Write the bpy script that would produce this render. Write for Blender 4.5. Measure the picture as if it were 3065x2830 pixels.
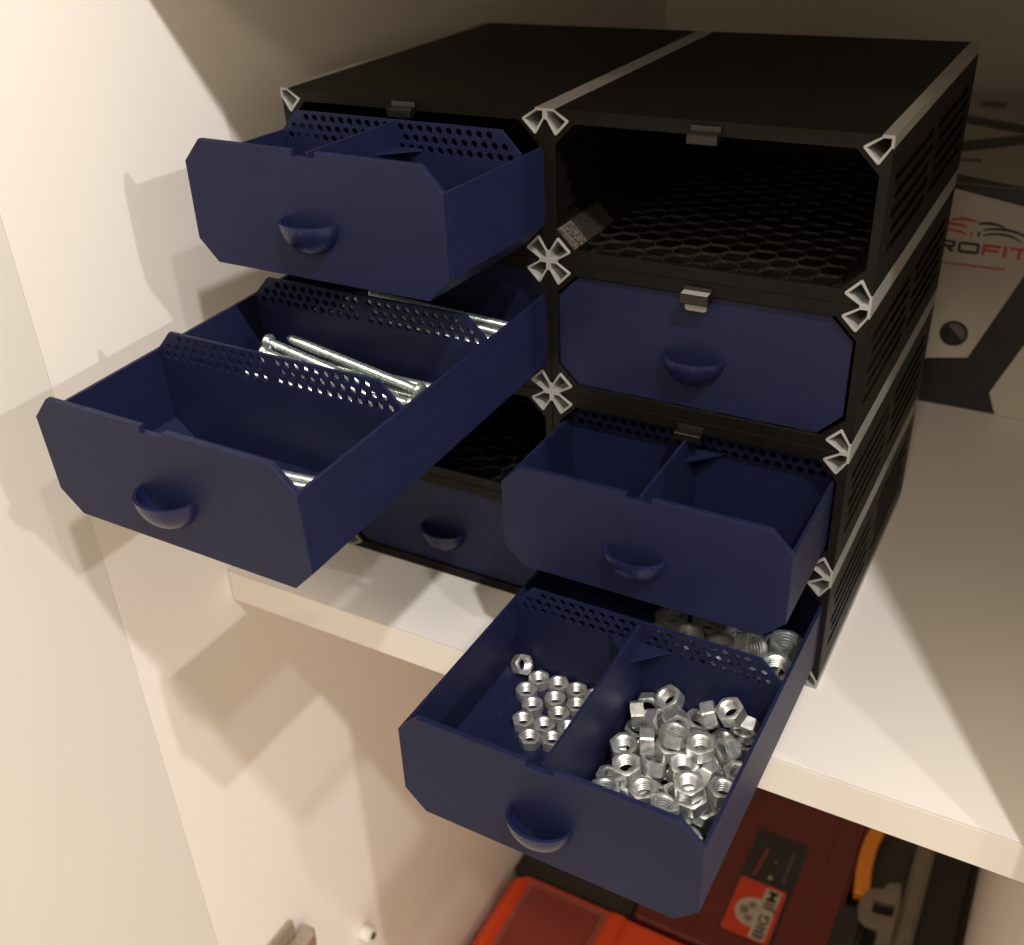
import bpy, bmesh, math, random
from mathutils import Vector, Matrix, Euler

scene = bpy.context.scene
for o in list(bpy.data.objects):
    bpy.data.objects.remove(o)
C = scene.collection

# ------------------------------------------------------------------ camera
cam_data = bpy.data.cameras.new('camera')
cam = bpy.data.objects.new('camera', cam_data)
C.objects.link(cam)
RX = Vector((0.8715505573, 0.4882481976, -0.0448700745))     # image right
RY = Vector((0.2201113519, -0.4713950530, -0.8540127030))    # image down
RZ = Vector((-0.4381216941, 0.7344388345, -0.5183135919))    # view direction
m = Matrix((RX, -RY, -RZ)).transposed().to_4x4()
m.translation = Vector((0.2994432, -0.3417398, 0.3093436))
cam.matrix_world = m
cam_data.sensor_fit = 'HORIZONTAL'
cam_data.sensor_width = 36.0
cam_data.lens = 36.0 * 3166.706 / 3065.0
cam_data.shift_x = (1532.5 - 1510.58) / 3065.0
cam_data.shift_y = (1409.49 - 1415.0) / 3065.0
cam_data.clip_start = 0.01
cam_data.clip_end = 50.0
cam_data.dof.use_dof = True
cam_data.dof.focus_distance = 0.375
cam_data.dof.aperture_fstop = 14.5
scene.camera = cam

# ------------------------------------------------------------------ light
world = bpy.data.worlds.new('World')
scene.world = world
world.use_nodes = True
bg = world.node_tree.nodes['Background']
bg.inputs['Color'].default_value = (1.0, 0.79, 0.575, 1)
bg.inputs['Strength'].default_value = 0.84

def spot_lamp(name, loc, power, radius, col=(1.0, 0.975, 0.965)):
    ld = bpy.data.lights.new(name, 'POINT')
    ld.energy = power
    ld.color = col
    ld.shadow_soft_size = radius
    lo = bpy.data.objects.new(name, ld)
    lo.location = loc
    C.objects.link(lo)
    return lo
spot_lamp('ceiling_or_fill_lamp', (0.62, -0.54, 1.15), 36, 0.020)
spot_lamp('ceiling_or_fill_lamp', (1.14, -0.69, 1.45), 22, 0.025)
spot_lamp('ceiling_or_fill_lamp', (3.15, -0.70, 1.40), 102, 0.030)

spot_lamp('ceiling_or_fill_lamp', (0.42, -1.30, 1.25), 24, 0.10, (1.0, 0.84, 0.66))  # added fill lamp, lifts the shaded shelf, carton and drawer fronts

vs = scene.view_settings
vs.view_transform = 'Standard'
vs.look = 'None'
vs.exposure = 0.0
vs.gamma = 1.0
vs.use_curve_mapping = False

# ------------------------------------------------------------------ materials
def new_mat(name):
    mt = bpy.data.materials.new(name)
    mt.use_nodes = True
    nt = mt.node_tree
    return mt, nt, nt.nodes['Principled BSDF']

def coords(nt, scale=(1, 1, 1), obj=True):
    tc = nt.nodes.new('ShaderNodeTexCoord')
    mp = nt.nodes.new('ShaderNodeMapping')
    mp.inputs['Scale'].default_value = scale
    nt.links.new(tc.outputs['Object' if obj else 'Generated'], mp.inputs['Vector'])
    return mp.outputs['Vector']

def noise(nt, vec, scale, detail=3, rough=0.5):
    n = nt.nodes.new('ShaderNodeTexNoise')
    n.inputs['Scale'].default_value = scale
    n.inputs['Detail'].default_value = detail
    n.inputs['Roughness'].default_value = rough
    nt.links.new(vec, n.inputs['Vector'])
    return n.outputs['Fac']

def ramp(nt, fac, stops):
    r = nt.nodes.new('ShaderNodeValToRGB')
    el = r.color_ramp.elements
    while len(el) > 1:
        el.remove(el[-1])
    el[0].position, el[0].color = stops[0][0], (*stops[0][1], 1)
    for p, c in stops[1:]:
        e = el.new(p)
        e.color = (*c, 1)
    nt.links.new(fac, r.inputs['Fac'])
    return r.outputs['Color']

def maprange(nt, fac, a, b, c, d):
    r = nt.nodes.new('ShaderNodeMapRange')
    r.inputs['From Min'].default_value = a
    r.inputs['From Max'].default_value = b
    r.inputs['To Min'].default_value = c
    r.inputs['To Max'].default_value = d
    nt.links.new(fac, r.inputs['Value'])
    return r.outputs['Result']

def bump(nt, b, height, strength, dist):
    bp = nt.nodes.new('ShaderNodeBump')
    bp.inputs['Strength'].default_value = strength
    bp.inputs['Distance'].default_value = dist
    nt.links.new(height, bp.inputs['Height'])
    nt.links.new(bp.outputs['Normal'], b.inputs['Normal'])

def printed_plastic(name, c_lo, c_hi, r_lo, r_hi, axis='z', layer=0.00028, bs=0.35, spec=0.5):
    """extruded filament plastic: fine layer lines across one axis, a little colour drift and streaks"""
    mt, nt, b = new_mat(name)
    sc = {'z': (90, 90, 2600), 'y': (90, 2600, 90), 'x': (2600, 90, 90)}[axis]
    streak = noise(nt, coords(nt, sc), 1.0, 4, 0.6)
    blot = noise(nt, coords(nt), 55.0, 3)
    wide = {'z': (25, 25, 900), 'y': (25, 900, 25), 'x': (900, 25, 25)}[axis]
    band = noise(nt, coords(nt, wide), 1.0, 3, 0.7)
    mixv = nt.nodes.new('ShaderNodeMath')
    mixv.operation = 'ADD'
    nt.links.new(maprange(nt, blot, 0.3, 0.7, 0.0, 0.5), mixv.inputs[0])
    nt.links.new(maprange(nt, band, 0.3, 0.7, 0.0, 0.5), mixv.inputs[1])
    col = ramp(nt, mixv.outputs[0], [(0.1, c_lo), (0.9, c_hi)])
    speck = noise(nt, coords(nt), 900.0, 1)
    sp = maprange(nt, speck, 0.80, 0.84, 0.0, 0.5)
    mx = nt.nodes.new('ShaderNodeMix')
    mx.data_type = 'RGBA'
    nt.links.new(sp, mx.inputs['Factor'])
    nt.links.new(col, mx.inputs['A'])
    mx.inputs['B'].default_value = (0.30, 0.29, 0.30, 1)
    nt.links.new(mx.outputs['Result'], b.inputs['Base Color'])
    nt.links.new(maprange(nt, streak, 0.3, 0.7, r_lo, r_hi), b.inputs['Roughness'])
    b.inputs['Specular IOR Level'].default_value = spec
    bump(nt, b, streak, bs, 0.00012)
    return mt

def plain(name, col, rough=0.5, metal=0.0, spec=0.5, nscale=0, var=0.15, bs=0.0):
    mt, nt, b = new_mat(name)
    b.inputs['Base Color'].default_value = (*col, 1)
    b.inputs['Roughness'].default_value = rough
    b.inputs['Metallic'].default_value = metal
    b.inputs['Specular IOR Level'].default_value = spec
    if nscale:
        f = noise(nt, coords(nt), nscale, 4)
        lo = tuple(v * (1 - var) for v in col)
        hi = tuple(min(1, v * (1 + var)) for v in col)
        nt.links.new(ramp(nt, f, [(0.3, lo), (0.7, hi)]), b.inputs['Base Color'])
        if bs:
            bump(nt, b, f, bs, 0.0003)
    return mt

M = {}
M['blue'] = printed_plastic('navy_filament', (0.0076, 0.0098, 0.037), (0.0106, 0.0132, 0.047), 0.40, 0.56, spec=0.22)
M['blue_gloss'] = printed_plastic('glossy_navy_filament', (0.0076, 0.0092, 0.042), (0.0105, 0.0122, 0.052), 0.22, 0.34, spec=0.42)
M['black'] = printed_plastic('black_filament', (0.0040, 0.0034, 0.0027), (0.0062, 0.0052, 0.0041), 0.42, 0.60, axis='y', bs=0.30, spec=0.16)
M['lit_scar'] = plain('black_scarred_lit_filament', (0.085, 0.072, 0.055), 0.36, nscale=900, var=0.9, bs=1.0, spec=0.8)  # rough scar, base colour lightened to stand in for lamp light
M['lit_chamfer'] = plain('black_smooth_lit_filament', (0.022, 0.019, 0.015), 0.40, nscale=500, var=0.4, bs=0.4)  # paler than the case: dimmer lamp light painted behind the scar
M['comb'] = plain('black_honeycomb_filament', (0.020, 0.018, 0.015), 0.24, nscale=400, var=0.4, spec=0.6)
M['clip'] = plain('black_clip_plastic', (0.0065, 0.0058, 0.005), 0.28, nscale=900, var=0.4, bs=0.6)
M['grey'] = printed_plastic('grey_filament', (0.26, 0.26, 0.25), (0.31, 0.31, 0.30), 0.38, 0.52, axis='y', bs=0.25)

def melamine(name, col):
    mt, nt, b = new_mat(name)
    f = noise(nt, coords(nt), 9.0, 3)
    nt.links.new(ramp(nt, f, [(0.3, tuple(v * 0.985 for v in col)), (0.7, col)]), b.inputs['Base Color'])
    fine = noise(nt, coords(nt), 900.0, 2)
    nt.links.new(maprange(nt, fine, 0.3, 0.7, 0.42, 0.50), b.inputs['Roughness'])
    b.inputs['Specular IOR Level'].default_value = 0.35
    bump(nt, b, fine, 0.05, 0.0002)
    return mt
M['wall'] = melamine('cream_melamine', (0.85, 0.805, 0.745))
M['shelf'] = melamine('white_melamine', (0.82, 0.78, 0.725))
M['door'] = melamine('grey_white_door_laminate', (0.665, 0.64, 0.585))
M['edge'] = melamine('melamine_edge_band', (0.70, 0.675, 0.63))
M['gap'] = plain('dark_joint', (0.06, 0.05, 0.04), 0.8)

def zinc(name, tint, r0, r1):
    mt, nt, b = new_mat(name)
    v = coords(nt)
    f = noise(nt, v, 420.0, 4)
    g = noise(nt, v, 2200.0, 2)
    nt.links.new(ramp(nt, f, [(0.28, tuple(t * 0.78 for t in tint)), (0.5, tint), (0.75, (min(1, tint[0] * 1.1), min(1, tint[1] * 1.08), min(1, tint[2] * 1.05)))]), b.inputs['Base Color'])
    nt.links.new(maprange(nt, f, 0.3, 0.7, r0, r1), b.inputs['Roughness'])
    b.inputs['Metallic'].default_value = 0.84
    bump(nt, b, g, 0.10, 0.00010)
    return mt
M['zinc'] = zinc('zinc_plate', (0.70, 0.73, 0.72), 0.26, 0.44)
M['zinc2'] = zinc('pale_zinc_plate', (0.74, 0.745, 0.72), 0.28, 0.46)
M['steel'] = zinc('bright_zinc_screw', (0.64, 0.71, 0.69), 0.16, 0.32)
M['nickel'] = zinc('nickel_hinge_steel', (0.50, 0.44, 0.36), 0.38, 0.5)

# ------------------------------------------------------------------ mesh helpers
def link(name, me, mat=None, parent=None, loc=None, rot=None, smooth=False):
    o = bpy.data.objects.new(name, me)
    C.objects.link(o)
    if mat is not None and len(me.materials) == 0:
        me.materials.append(mat)
    if parent is not None:
        o.parent = parent
    if loc is not None:
        o.location = loc
    if rot is not None:
        o.rotation_euler = rot
    if smooth:
        for p in me.polygons:
            p.use_smooth = True
    return o

def empty(name, loc=(0, 0, 0), rot=(0, 0, 0)):
    o = bpy.data.objects.new(name, None)
    o.location = loc
    o.rotation_euler = rot
    o.empty_display_size = 0.01
    C.objects.link(o)
    return o

def tag(o, label=None, cat=None, group=None, kind=None):
    if label: o['label'] = label
    if cat: o['category'] = cat
    if group: o['group'] = group
    if kind: o['kind'] = kind
    return o

def bm_mesh(name, bm):
    me = bpy.data.meshes.new(name)
    bmesh.ops.recalc_face_normals(bm, faces=bm.faces)
    bm.to_mesh(me)
    bm.free()
    return me

def add_box(bm, x0, x1, y0, y1, z0, z1):
    v = [bm.verts.new(p) for p in [(x0, y0, z0), (x1, y0, z0), (x1, y1, z0), (x0, y1, z0), (x0, y0, z1), (x1, y0, z1), (x1, y1, z1), (x0, y1, z1)]]
    for f in [(0, 3, 2, 1), (4, 5, 6, 7), (0, 1, 5, 4), (1, 2, 6, 5), (2, 3, 7, 6), (3, 0, 4, 7)]:
        bm.faces.new([v[i] for i in f])

def box_mesh(name, x0, x1, y0, y1, z0, z1, bev=0.0, seg=2):
    bm = bmesh.new()
    add_box(bm, x0, x1, y0, y1, z0, z1)
    if bev:
        bmesh.ops.bevel(bm, geom=list(bm.edges), offset=bev, segments=seg, affect='EDGES')
    return bm_mesh(name, bm)

def plate_mesh(name, loops, depth, to3d, bev=0.0, bseg=1):
    """flat outline(s) with holes (even-odd), thickness depth; to3d maps local (u, v, w in 0..depth) to a point"""
    cu = bpy.data.curves.new(name, 'CURVE')
    cu.dimensions = '2D'
    cu.fill_mode = 'BOTH'
    cu.extrude = depth / 2 - bev
    cu.bevel_depth = bev
    cu.bevel_resolution = bseg - 1 if bseg else 0
    cu.offset = -bev
    for lp in loops:
        s = cu.splines.new('POLY')
        s.points.add(len(lp) - 1)
        for p, (u, v) in zip(s.points, lp):
            p.co = (u, v, 0, 1)
        s.use_cyclic_u = True
    ob = bpy.data.objects.new(name, cu)
    me = bpy.data.meshes.new_from_object(ob)
    bpy.data.objects.remove(ob)
    bpy.data.curves.remove(cu)
    me.materials.clear()
    for v in me.vertices:
        u, w, t = v.co
        v.co = to3d(u, w, t + depth / 2)
    bm = bmesh.new()
    bm.from_mesh(me)
    bmesh.ops.remove_doubles(bm, verts=bm.verts, dist=1e-7)
    bmesh.ops.recalc_face_normals(bm, faces=bm.faces)
    bm.to_mesh(me)
    bm.free()
    for p in me.polygons:
        p.use_smooth = False
    me.name = name
    return me

def copy_tree(o, parent=None):
    c = o.copy()
    C.objects.link(c)
    c.parent = parent
    for ch in list(o.children):
        copy_tree(ch, c)
    return c

mm = 0.001
W, H, D = 0.120, 0.0561223, 0.163          # one module of the cabinet
XL, XR = -0.041, 0.334                     # inner faces of the cupboard sides
YB = 0.520

# ------------------------------------------------------------------ setting
tag(link('wall_left', box_mesh('wall_left', XL - 0.018, XL, -0.1105, YB, -0.62, 0.75), M['wall']), kind='structure')
tag(link('wall_right', box_mesh('wall_right', XR, XR + 0.018, -0.063, YB, -0.62, 0.75), M['wall']), kind='structure')
tag(link('wall_back', box_mesh('wall_back', XL - 0.018, XR + 0.018, YB, YB + 0.006, -0.62, 0.75), M['wall']), kind='structure')
sh = tag(link('shelf', box_mesh('shelf', XL + 0.0003, XR - 0.0003, -0.0448, YB - 0.001, -0.018, 0.0), M['shelf']), kind='structure')
link('edge_band', box_mesh('edge_band', XL + 0.0003, XR - 0.0003, -0.0457, -0.0449, -0.0180, -0.00012, 0.00025), M['edge'], sh)
up = tag(link('shelf_upper', box_mesh('shelf_upper', XL + 0.0003, XR - 0.0003, -0.0448, YB - 0.001, 0.300, 0.318), M['shelf']), kind='structure')
link('edge_band', box_mesh('edge_band', XL + 0.0003, XR - 0.0003, -0.0457, -0.0449, 0.3, 0.318, 0.00025), M['edge'], up)
tag(link('shelf_lower', box_mesh('shelf_lower', XL, XR, -0.06, YB, -0.638, -0.620), M['shelf']), kind='structure')

# open door, hinged on the left side panel
dr = empty('cupboard_door', (XL - 0.0001, -0.1107, -0.62), (0, 0, math.radians(-6.0)))
tag(dr, 'cream cupboard door standing open at the left edge of the picture', 'door')
link('door_panel', box_mesh('door_panel', -0.018, 0.0, -0.42, 0.0, 0.0, 1.37), M['door'], dr)

# ------------------------------------------------------------------ drawer cabinet
# connector profile, quadrant coordinates in mm
ARM = [(0.55, 3.9), (3.55, 8.85), (3.95, 9.2), (4.45, 9.15), (9.15, 4.45), (9.2, 3.95), (8.85, 3.55), (3.9, 0.55)]
HOLE = [(1.0, 1.0), (3.45, 1.0), (8.05, 4.2), (4.2, 8.05), (1.0, 3.45)]
def quad(pts, sx, sz):
    q = [(x * sx, z * sz) for x, z in pts]
    return q if sx * sz > 0 else q[::-1]
def connector_loops(kind):
    if kind == 4:
        outer = []
        for sx, sz in ((1, 1), (1, -1), (-1, -1), (-1, 1)):      # clockwise
            outer += quad(ARM, sx, sz)
        quads = ((1, 1), (1, -1), (-1, -1), (-1, 1))
    elif kind == 2:        # along a straight edge, arms at z < 0, flat side at z = 0
        outer = [(-3.95, 0), (3.95, 0)] + quad(ARM, 1, -1) + quad(ARM, -1, -1)
        quads = ((1, -1), (-1, -1))
    else:                  # corner, arm in x > 0, z < 0
        outer = [(0, 0), (3.95, 0)] + quad(ARM, 1, -1) + [(0, -3.9)]
        quads = ((1, -1),)
    if kind == 1:
        holes = [quad(HOLE, 1, -1)]
    elif kind == 2:
        holes = [quad(HOLE, sx, sz) for sx, sz in quads]
    else:
        holes = [quad(HOLE, sx, sz) for sx, sz in quads]
    return [outer] + holes
conn_mesh = {}
for kind in (1, 2, 4):
    conn_mesh[kind] = plate_mesh('connector_rail', [[(u * mm, v * mm) for u, v in lp] for lp in connector_loops(kind)], D - 0.0004,
                                 lambda u, v, t: (u, t, v), bev=0.00014)

cab = empty('drawer_cabinet', (W, 0, 0))
tag(cab, 'black storage cabinet of eight slots with light grey corner rails, standing on the white shelf', 'cabinet')

def at_cab(x, z):
    return (x - W, 0, z)
for i in range(3):
    for k in range(5):
        ei, ek = i in (0, 2), k in (0, 4)
        if ei and ek:
            kind = 1
            rot = {(0, 4): 0, (2, 4): 90, (2, 0): 180, (0, 0): 270}[(i, k)]
        elif ek:
            kind = 2
            rot = 0 if k == 4 else 180
        elif ei:
            kind = 2
            rot = 90 if i == 2 else 270
        else:
            kind = 4
            rot = 0
        # positive rotation about +Y turns +Z towards +X
        o = link('connector_rail', conn_mesh[kind], M['grey'], cab, loc=(i * W - W, -0.0006, k * H), rot=(0, math.radians(rot), 0))

# case module, coordinates from its lower left front corner
g = 0.10
NOTCH = [(0, 3.9 + g), (0.55, 3.9 + g), (3.5, 8.95), (3.9, 9.3), (4.5, 9.25), (9.25, 4.5), (9.3, 3.9), (8.95, 3.5), (3.9 + g, 0.55), (3.9 + g, 0)]
WM, HM = W / mm, H / mm
OX, OZ, CH = 3.4, 4.95, 7.8
e = 0.09
def corner_map(cx, cz):
    return lambda p: ((e + p[0]) if cx == 0 else (WM - e - p[0]), (e + p[1]) if cz == 0 else (HM - e - p[1]))
outer = []
for cx, cz, rev in ((0, 0, False), (1, 0, True), (1, 1, False), (0, 1, True)):
    f = corner_map(cx, cz)
    pts = [f(p) for p in NOTCH]
    outer += pts[::-1] if rev else pts
# bottom-left goes up-edge to bottom-edge, so walk: BL, BR(rev), TR, TL(rev)
opening = [(OX + CH, OZ), (WM - OX - CH, OZ), (WM - OX, OZ + CH), (WM - OX, HM - OZ - CH), (WM - OX - CH, HM - OZ), (OX + CH, HM - OZ), (OX, HM - OZ - CH), (OX, OZ + CH)]
FRD = 0.0014
frame = plate_mesh('drawer_case', [[(u * mm, v * mm) for u, v in outer], [(u * mm, v * mm) for u, v in opening]], FRD, lambda u, v, t: (u, t, v), bev=0.00012)
post = NOTCH + [(OX + CH, 0), (OX + CH, OZ), (OX, OZ + CH), (0, OZ + CH)]
bm = bmesh.new()
bm.from_mesh(frame)
for cx in (0, 1):
    for cz in (0, 1):
        f = corner_map(cx, cz)
        pm = plate_mesh('post', [[(f(p)[0] * mm, f(p)[1] * mm) for p in post]], D - FRD, lambda u, v, t: (u, FRD + t, v))
        bm.from_mesh(pm)
        bpy.data.meshes.remove(pm)
case_me = bm_mesh('drawer_case', bm)
bpy.data.meshes.remove(frame)

# side panel with two ranks of long slots
def slot_loops():
    z0, z1 = (OZ + CH + 0.02) * mm, (HM - OZ - CH - 0.02) * mm
    loops = [[(FRD, z0), (D, z0), (D, z1), (FRD, z1)]]
    n = 5
    step = (z1 - z0) / n
    for k in range(n):
        zc = z0 + (k + 0.5) * step
        hs = 0.00165
        for a, b in ((0.010, 0.079), (0.085, 0.153)):
            a += 0.003 * (k % 2)
            b -= 0.003 * ((k + 1) % 2)
            loops.append([(a, zc), (a + 0.0016, zc + hs), (b - 0.0016, zc + hs), (b, zc), (b - 0.0016, zc - hs), (a + 0.0016, zc - hs)])
    return loops
side_me = plate_mesh('side_panel', slot_loops(), 0.0024, lambda u, v, t: (t, u, v))
bm = bmesh.new()
bm.from_mesh(side_me)
add_box(bm, 0.0011, 0.0013, FRD + 0.003, D - 0.003, (OZ + CH + 0.3) * mm, (HM - OZ - CH - 0.3) * mm)
bm.to_mesh(side_me)
bm.free()
top_me = box_mesh('top_panel', (OX + CH) * mm + 0.00002, W - (OX + CH) * mm - 0.00002, FRD, D, (HM - 1.6) * mm - e * mm, H - e * mm)
back_me = box_mesh('back_panel', 0.0045, W - 0.0045, D - 0.003, D - 0.0016, 0.0012, H - 0.0019)

# honeycomb floor
bm = bmesh.new()
Rh, wall_t = 0.0060, 0.00024
zt, zb = OZ * mm, OZ * mm - 0.0010
row = 0
y = 0.0064
while y < D - 0.004:
    x = 0.0126 + (0.009 if row % 2 else 0)
    while x < W - 0.008:
        if 0.0098 < x < W - 0.0098:
            o6, i6 = [], []
            for k in range(6):
                a = math.radians(60 * k)
                px, py = x + Rh * math.cos(a), y + Rh * math.sin(a)
                qx, qy = x + (Rh - wall_t) * math.cos(a), y + (Rh - wall_t) * math.sin(a)
                o6.append((px, max(py, FRD)))
                i6.append((qx, max(qy, FRD + wall_t)))
            vo = [bm.verts.new((a, b, zt)) for a, b in o6]
            vi = [bm.verts.new((a, b, zt)) for a, b in i6]
            vb = [bm.verts.new((a, b, zb)) for a, b in i6]
            for k in range(6):
                j = (k + 1) % 6
                bm.faces.new((vo[k], vo[j], vi[j], vi[k]))
                bm.faces.new((vi[k], vi[j], vb[j], vb[k]))
        x += 0.018
    y += Rh * math.sqrt(3) / 2
    row += 1
grid_me = bpy.data.meshes.new('honeycomb_floor')
bm.to_mesh(grid_me)
bm.free()
under_me = box_mesh('floor_sheet', (OX + CH) * mm, W - (OX + CH) * mm, FRD, D, e * mm, e * mm + 0.0008)

# catch clip hanging from the top bar
prof = [(0.0004, 26.6), (-0.9, 26.6), (-1.2, 25.0), (-4.3, 24.6), (-4.8, 24.2), (-4.8, 21.5), (-4.4, 21.1), (-2.4, 21.4), (-0.6, 22.6), (0.0004, 23.0)]
clip_me = plate_mesh('catch_clip', [[(u * mm, v * mm) for u, v in prof]], 0.0106, lambda u, v, t: (t - 0.0053, u, v), bev=0.00015)

for i in range(2):
    for k in range(4):
        case = link('drawer_case', case_me, M['black'], cab, loc=(i * W - W, 0, k * H))
        link('side_panel', side_me, M['black'], case, loc=(e * mm, 0, 0))
        link('side_panel', side_me, M['black'], case, loc=(W - e * mm - 0.0024, 0, 0))
        link('top_panel', top_me, M['black'], case)
        link('floor_sheet', under_me, M['black'], case)
        hf = link('honeycomb_floor', grid_me, M['comb'], case)
        link('back_panel', back_me, M['black'], case)
        # scarred diagonal inner corner, lamp light painted in, left where a drawer is missing
        cl = (i, k) != (0, 0) and link('catch_clip', clip_me, M['clip'], case, loc=(W / 2, -0.0002, H / 2))
        if (i, k) == (1, 2):
            pm = box_mesh('grey_pad', -0.0049, 0.0049, -0.0046, -0.0010, 0.02485, 0.0252, 0.0001)
            link('clip_pad', pm, M['grey'], case, loc=(W / 2, 0, H / 2))
            tb = plate_mesh('clip_tongue', [[(-4.2 * mm, 21.0 * mm), (4.2 * mm, 21.0 * mm), (4.0 * mm, 18.4 * mm), (3.2 * mm, 17.8 * mm), (-3.2 * mm, 17.8 * mm), (-4.0 * mm, 18.4 * mm)]], 0.0008, lambda u, v, t: (u, -0.0022 + t, v), bev=0.0001)
            link('clip_tongue', tb, M['grey'], case, loc=(W / 2, 0, H / 2))
# scarred patch on the empty upper slot's diagonal, lamp light painted into its colour
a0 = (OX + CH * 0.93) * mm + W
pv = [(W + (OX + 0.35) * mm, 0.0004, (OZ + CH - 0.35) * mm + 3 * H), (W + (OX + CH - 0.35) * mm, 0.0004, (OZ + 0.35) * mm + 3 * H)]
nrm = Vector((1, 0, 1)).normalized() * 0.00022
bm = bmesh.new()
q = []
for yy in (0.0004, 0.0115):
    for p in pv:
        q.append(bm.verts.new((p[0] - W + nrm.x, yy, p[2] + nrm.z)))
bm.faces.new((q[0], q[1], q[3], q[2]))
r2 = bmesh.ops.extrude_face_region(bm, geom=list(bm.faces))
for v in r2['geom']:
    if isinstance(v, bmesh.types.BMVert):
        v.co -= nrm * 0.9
link('scarred_lit_strip', bm_mesh('scarred_lit_strip', bm), M['lit_scar'], cab)
bm = bmesh.new()
q = [bm.verts.new((p[0] - W + nrm.x, yy, p[2] + nrm.z)) for yy in (0.0118, 0.036) for p in pv]
bm.faces.new((q[0], q[1], q[3], q[2]))
r2 = bmesh.ops.extrude_face_region(bm, geom=list(bm.faces))
for v in r2['geom']:
    if isinstance(v, bmesh.types.BMVert):
        v.co -= nrm * 0.9
link('lit_chamfer_strip', bm_mesh('lit_chamfer_strip', bm), M['lit_chamfer'], cab)  # lamp light fading along the diagonal, painted as a paler strip

# ------------------------------------------------------------------ drawers
w, hh, c1, c2 = 0.11185, 0.04543, 0.00828, 0.00835
L = 0.1585
TW = 0.0013
def octagon(w, h, cx, cz, notch=False):
    a = w / 2
    pts = [(-a + cx, 0), (a - cx, 0), (a, cz), (a, h - cz), (a - cx, h)]
    if notch:
        pts += [(0.0050, h), (0.0050, h - 0.0022), (-0.0050, h - 0.0022), (-0.0050, h)]
    pts += [(-a + cx, h), (-a, h - cz), (-a, cz)]
    return pts
front_me = plate_mesh('front_plate', [octagon(w, hh, c1, c2, True)], 0.0023, lambda u, v, t: (u, t, v), bev=0.00022, bseg=2)
# side wall with chamfer below: one thin profile, split in three parts
side_w = plate_mesh('side_wall', [[(w / 2 - TW, c2), (w / 2, c2), (w / 2, hh - c2), (w / 2 - TW, hh - c2)]], L - 0.0023, lambda u, v, t: (u, 0.0023 + t, v), bev=0.00008)
side_w2 = side_w.copy()
for v in side_w2.vertices:
    v.co.x = -v.co.x
side_w2.flip_normals()
floor_me = plate_mesh('tray_floor', [[(-w / 2 + c1, 0), (w / 2 - c1, 0), (w / 2, c2 - 0.00004), (w / 2 - TW, c2 - 0.00004), (w / 2 - c1 - 0.0005, 0.0012), (-w / 2 + c1 + 0.0005, 0.0012), (-w / 2 + TW, c2 - 0.00004), (-w / 2, c2 - 0.00004)]],
                      L - 0.0023, lambda u, v, t: (u, 0.0023 + t, v))
back_w = plate_mesh('back_wall', [octagon(w - 2 * TW - 0.0001, hh - 0.0013, c1 - 0.0004, c2 - 0.0004)], 0.0014, lambda u, v, t: (u, L - 0.0015 + t, v + 0.00125))

def hex_hole(cx, cz, r):
    return [(cx + r * math.cos(math.radians(60 * k + 30)), cz + r * math.sin(math.radians(60 * k + 30))) for k in range(6)]
dw, dh, dcx, dcz = w - 2 * TW - 0.0003, hh - 0.0014, c1 - 0.0004, c2 - 0.0004
def divider_loops():
    loops = [octagon(dw, dh, dcx, dcz)]
    p = 0.00425
    for s in (-1, 1):
        for r in range(3):
            zc = dh - 0.0023 - r * 0.00365
            for n in range(13):
                xc = s * (0.0034 + n * p + (p / 2 if r == 1 else 0))
                lim = dw / 2 - max(0, (zc + 0.0014) - (dh - dcz)) * dcx / dcz - 0.0019
                if abs(xc) < lim:
                    loops.append(hex_hole(xc, zc, 0.00152))
    return loops
cross_me = plate_mesh('cross_divider', divider_loops(), 0.0013, lambda u, v, t: (u, t, v + 0.00128))
gus_me = plate_mesh('gusset', [[(0, 0), (0.0122, 0), (0, -0.0122)]], 0.0008, lambda u, v, t: (u, v, t))
gus_me2 = gus_me.copy()
for v in gus_me2.vertices:
    v.co.x = -v.co.x
gus_me2.flip_normals()

# half-bowl pull
bm = bmesh.new()
NA, NB = 28, 12
def bowl(rx, ry, rz):
    g_ = []
    for a in range(NA + 1):
        t = math.pi * a / NA
        r_ = []
        for b in range(NB + 1):
            ph = math.pi / 2 * b / NB
            r_.append(bm.verts.new((-rx * math.cos(t), -ry * math.sin(t) * math.cos(ph), -rz * math.sin(t) * math.sin(ph))))
        g_.append(r_)
    return g_
go, gi = bowl(0.0122, 0.0098, 0.0118), bowl(0.0110, 0.0085, 0.0105)
for a in range(NA):
    for b in range(NB):
        bm.faces.new((go[a][b], go[a + 1][b], go[a + 1][b + 1], go[a][b + 1]))
        bm.faces.new((gi[a][b], gi[a][b + 1], gi[a + 1][b + 1], gi[a + 1][b]))
    bm.faces.new((go[a][0], gi[a][0], gi[a + 1][0], go[a + 1][0]))
bmesh.ops.remove_doubles(bm, verts=bm.verts, dist=1e-6)
bmesh.ops.recalc_face_normals(bm, faces=bm.faces)
handle_me = bpy.data.meshes.new('handle')
bm.to_mesh(handle_me)
bm.free()
for p in handle_me.polygons:
    p.use_smooth = True
handle_me.set_sharp_from_angle(angle=math.radians(40))

front_plain = plate_mesh('front_plate', [octagon(w, hh, c1, c2)], 0.0023, lambda u, v, t: (u, t, v), bev=0.00022, bseg=2)

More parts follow.
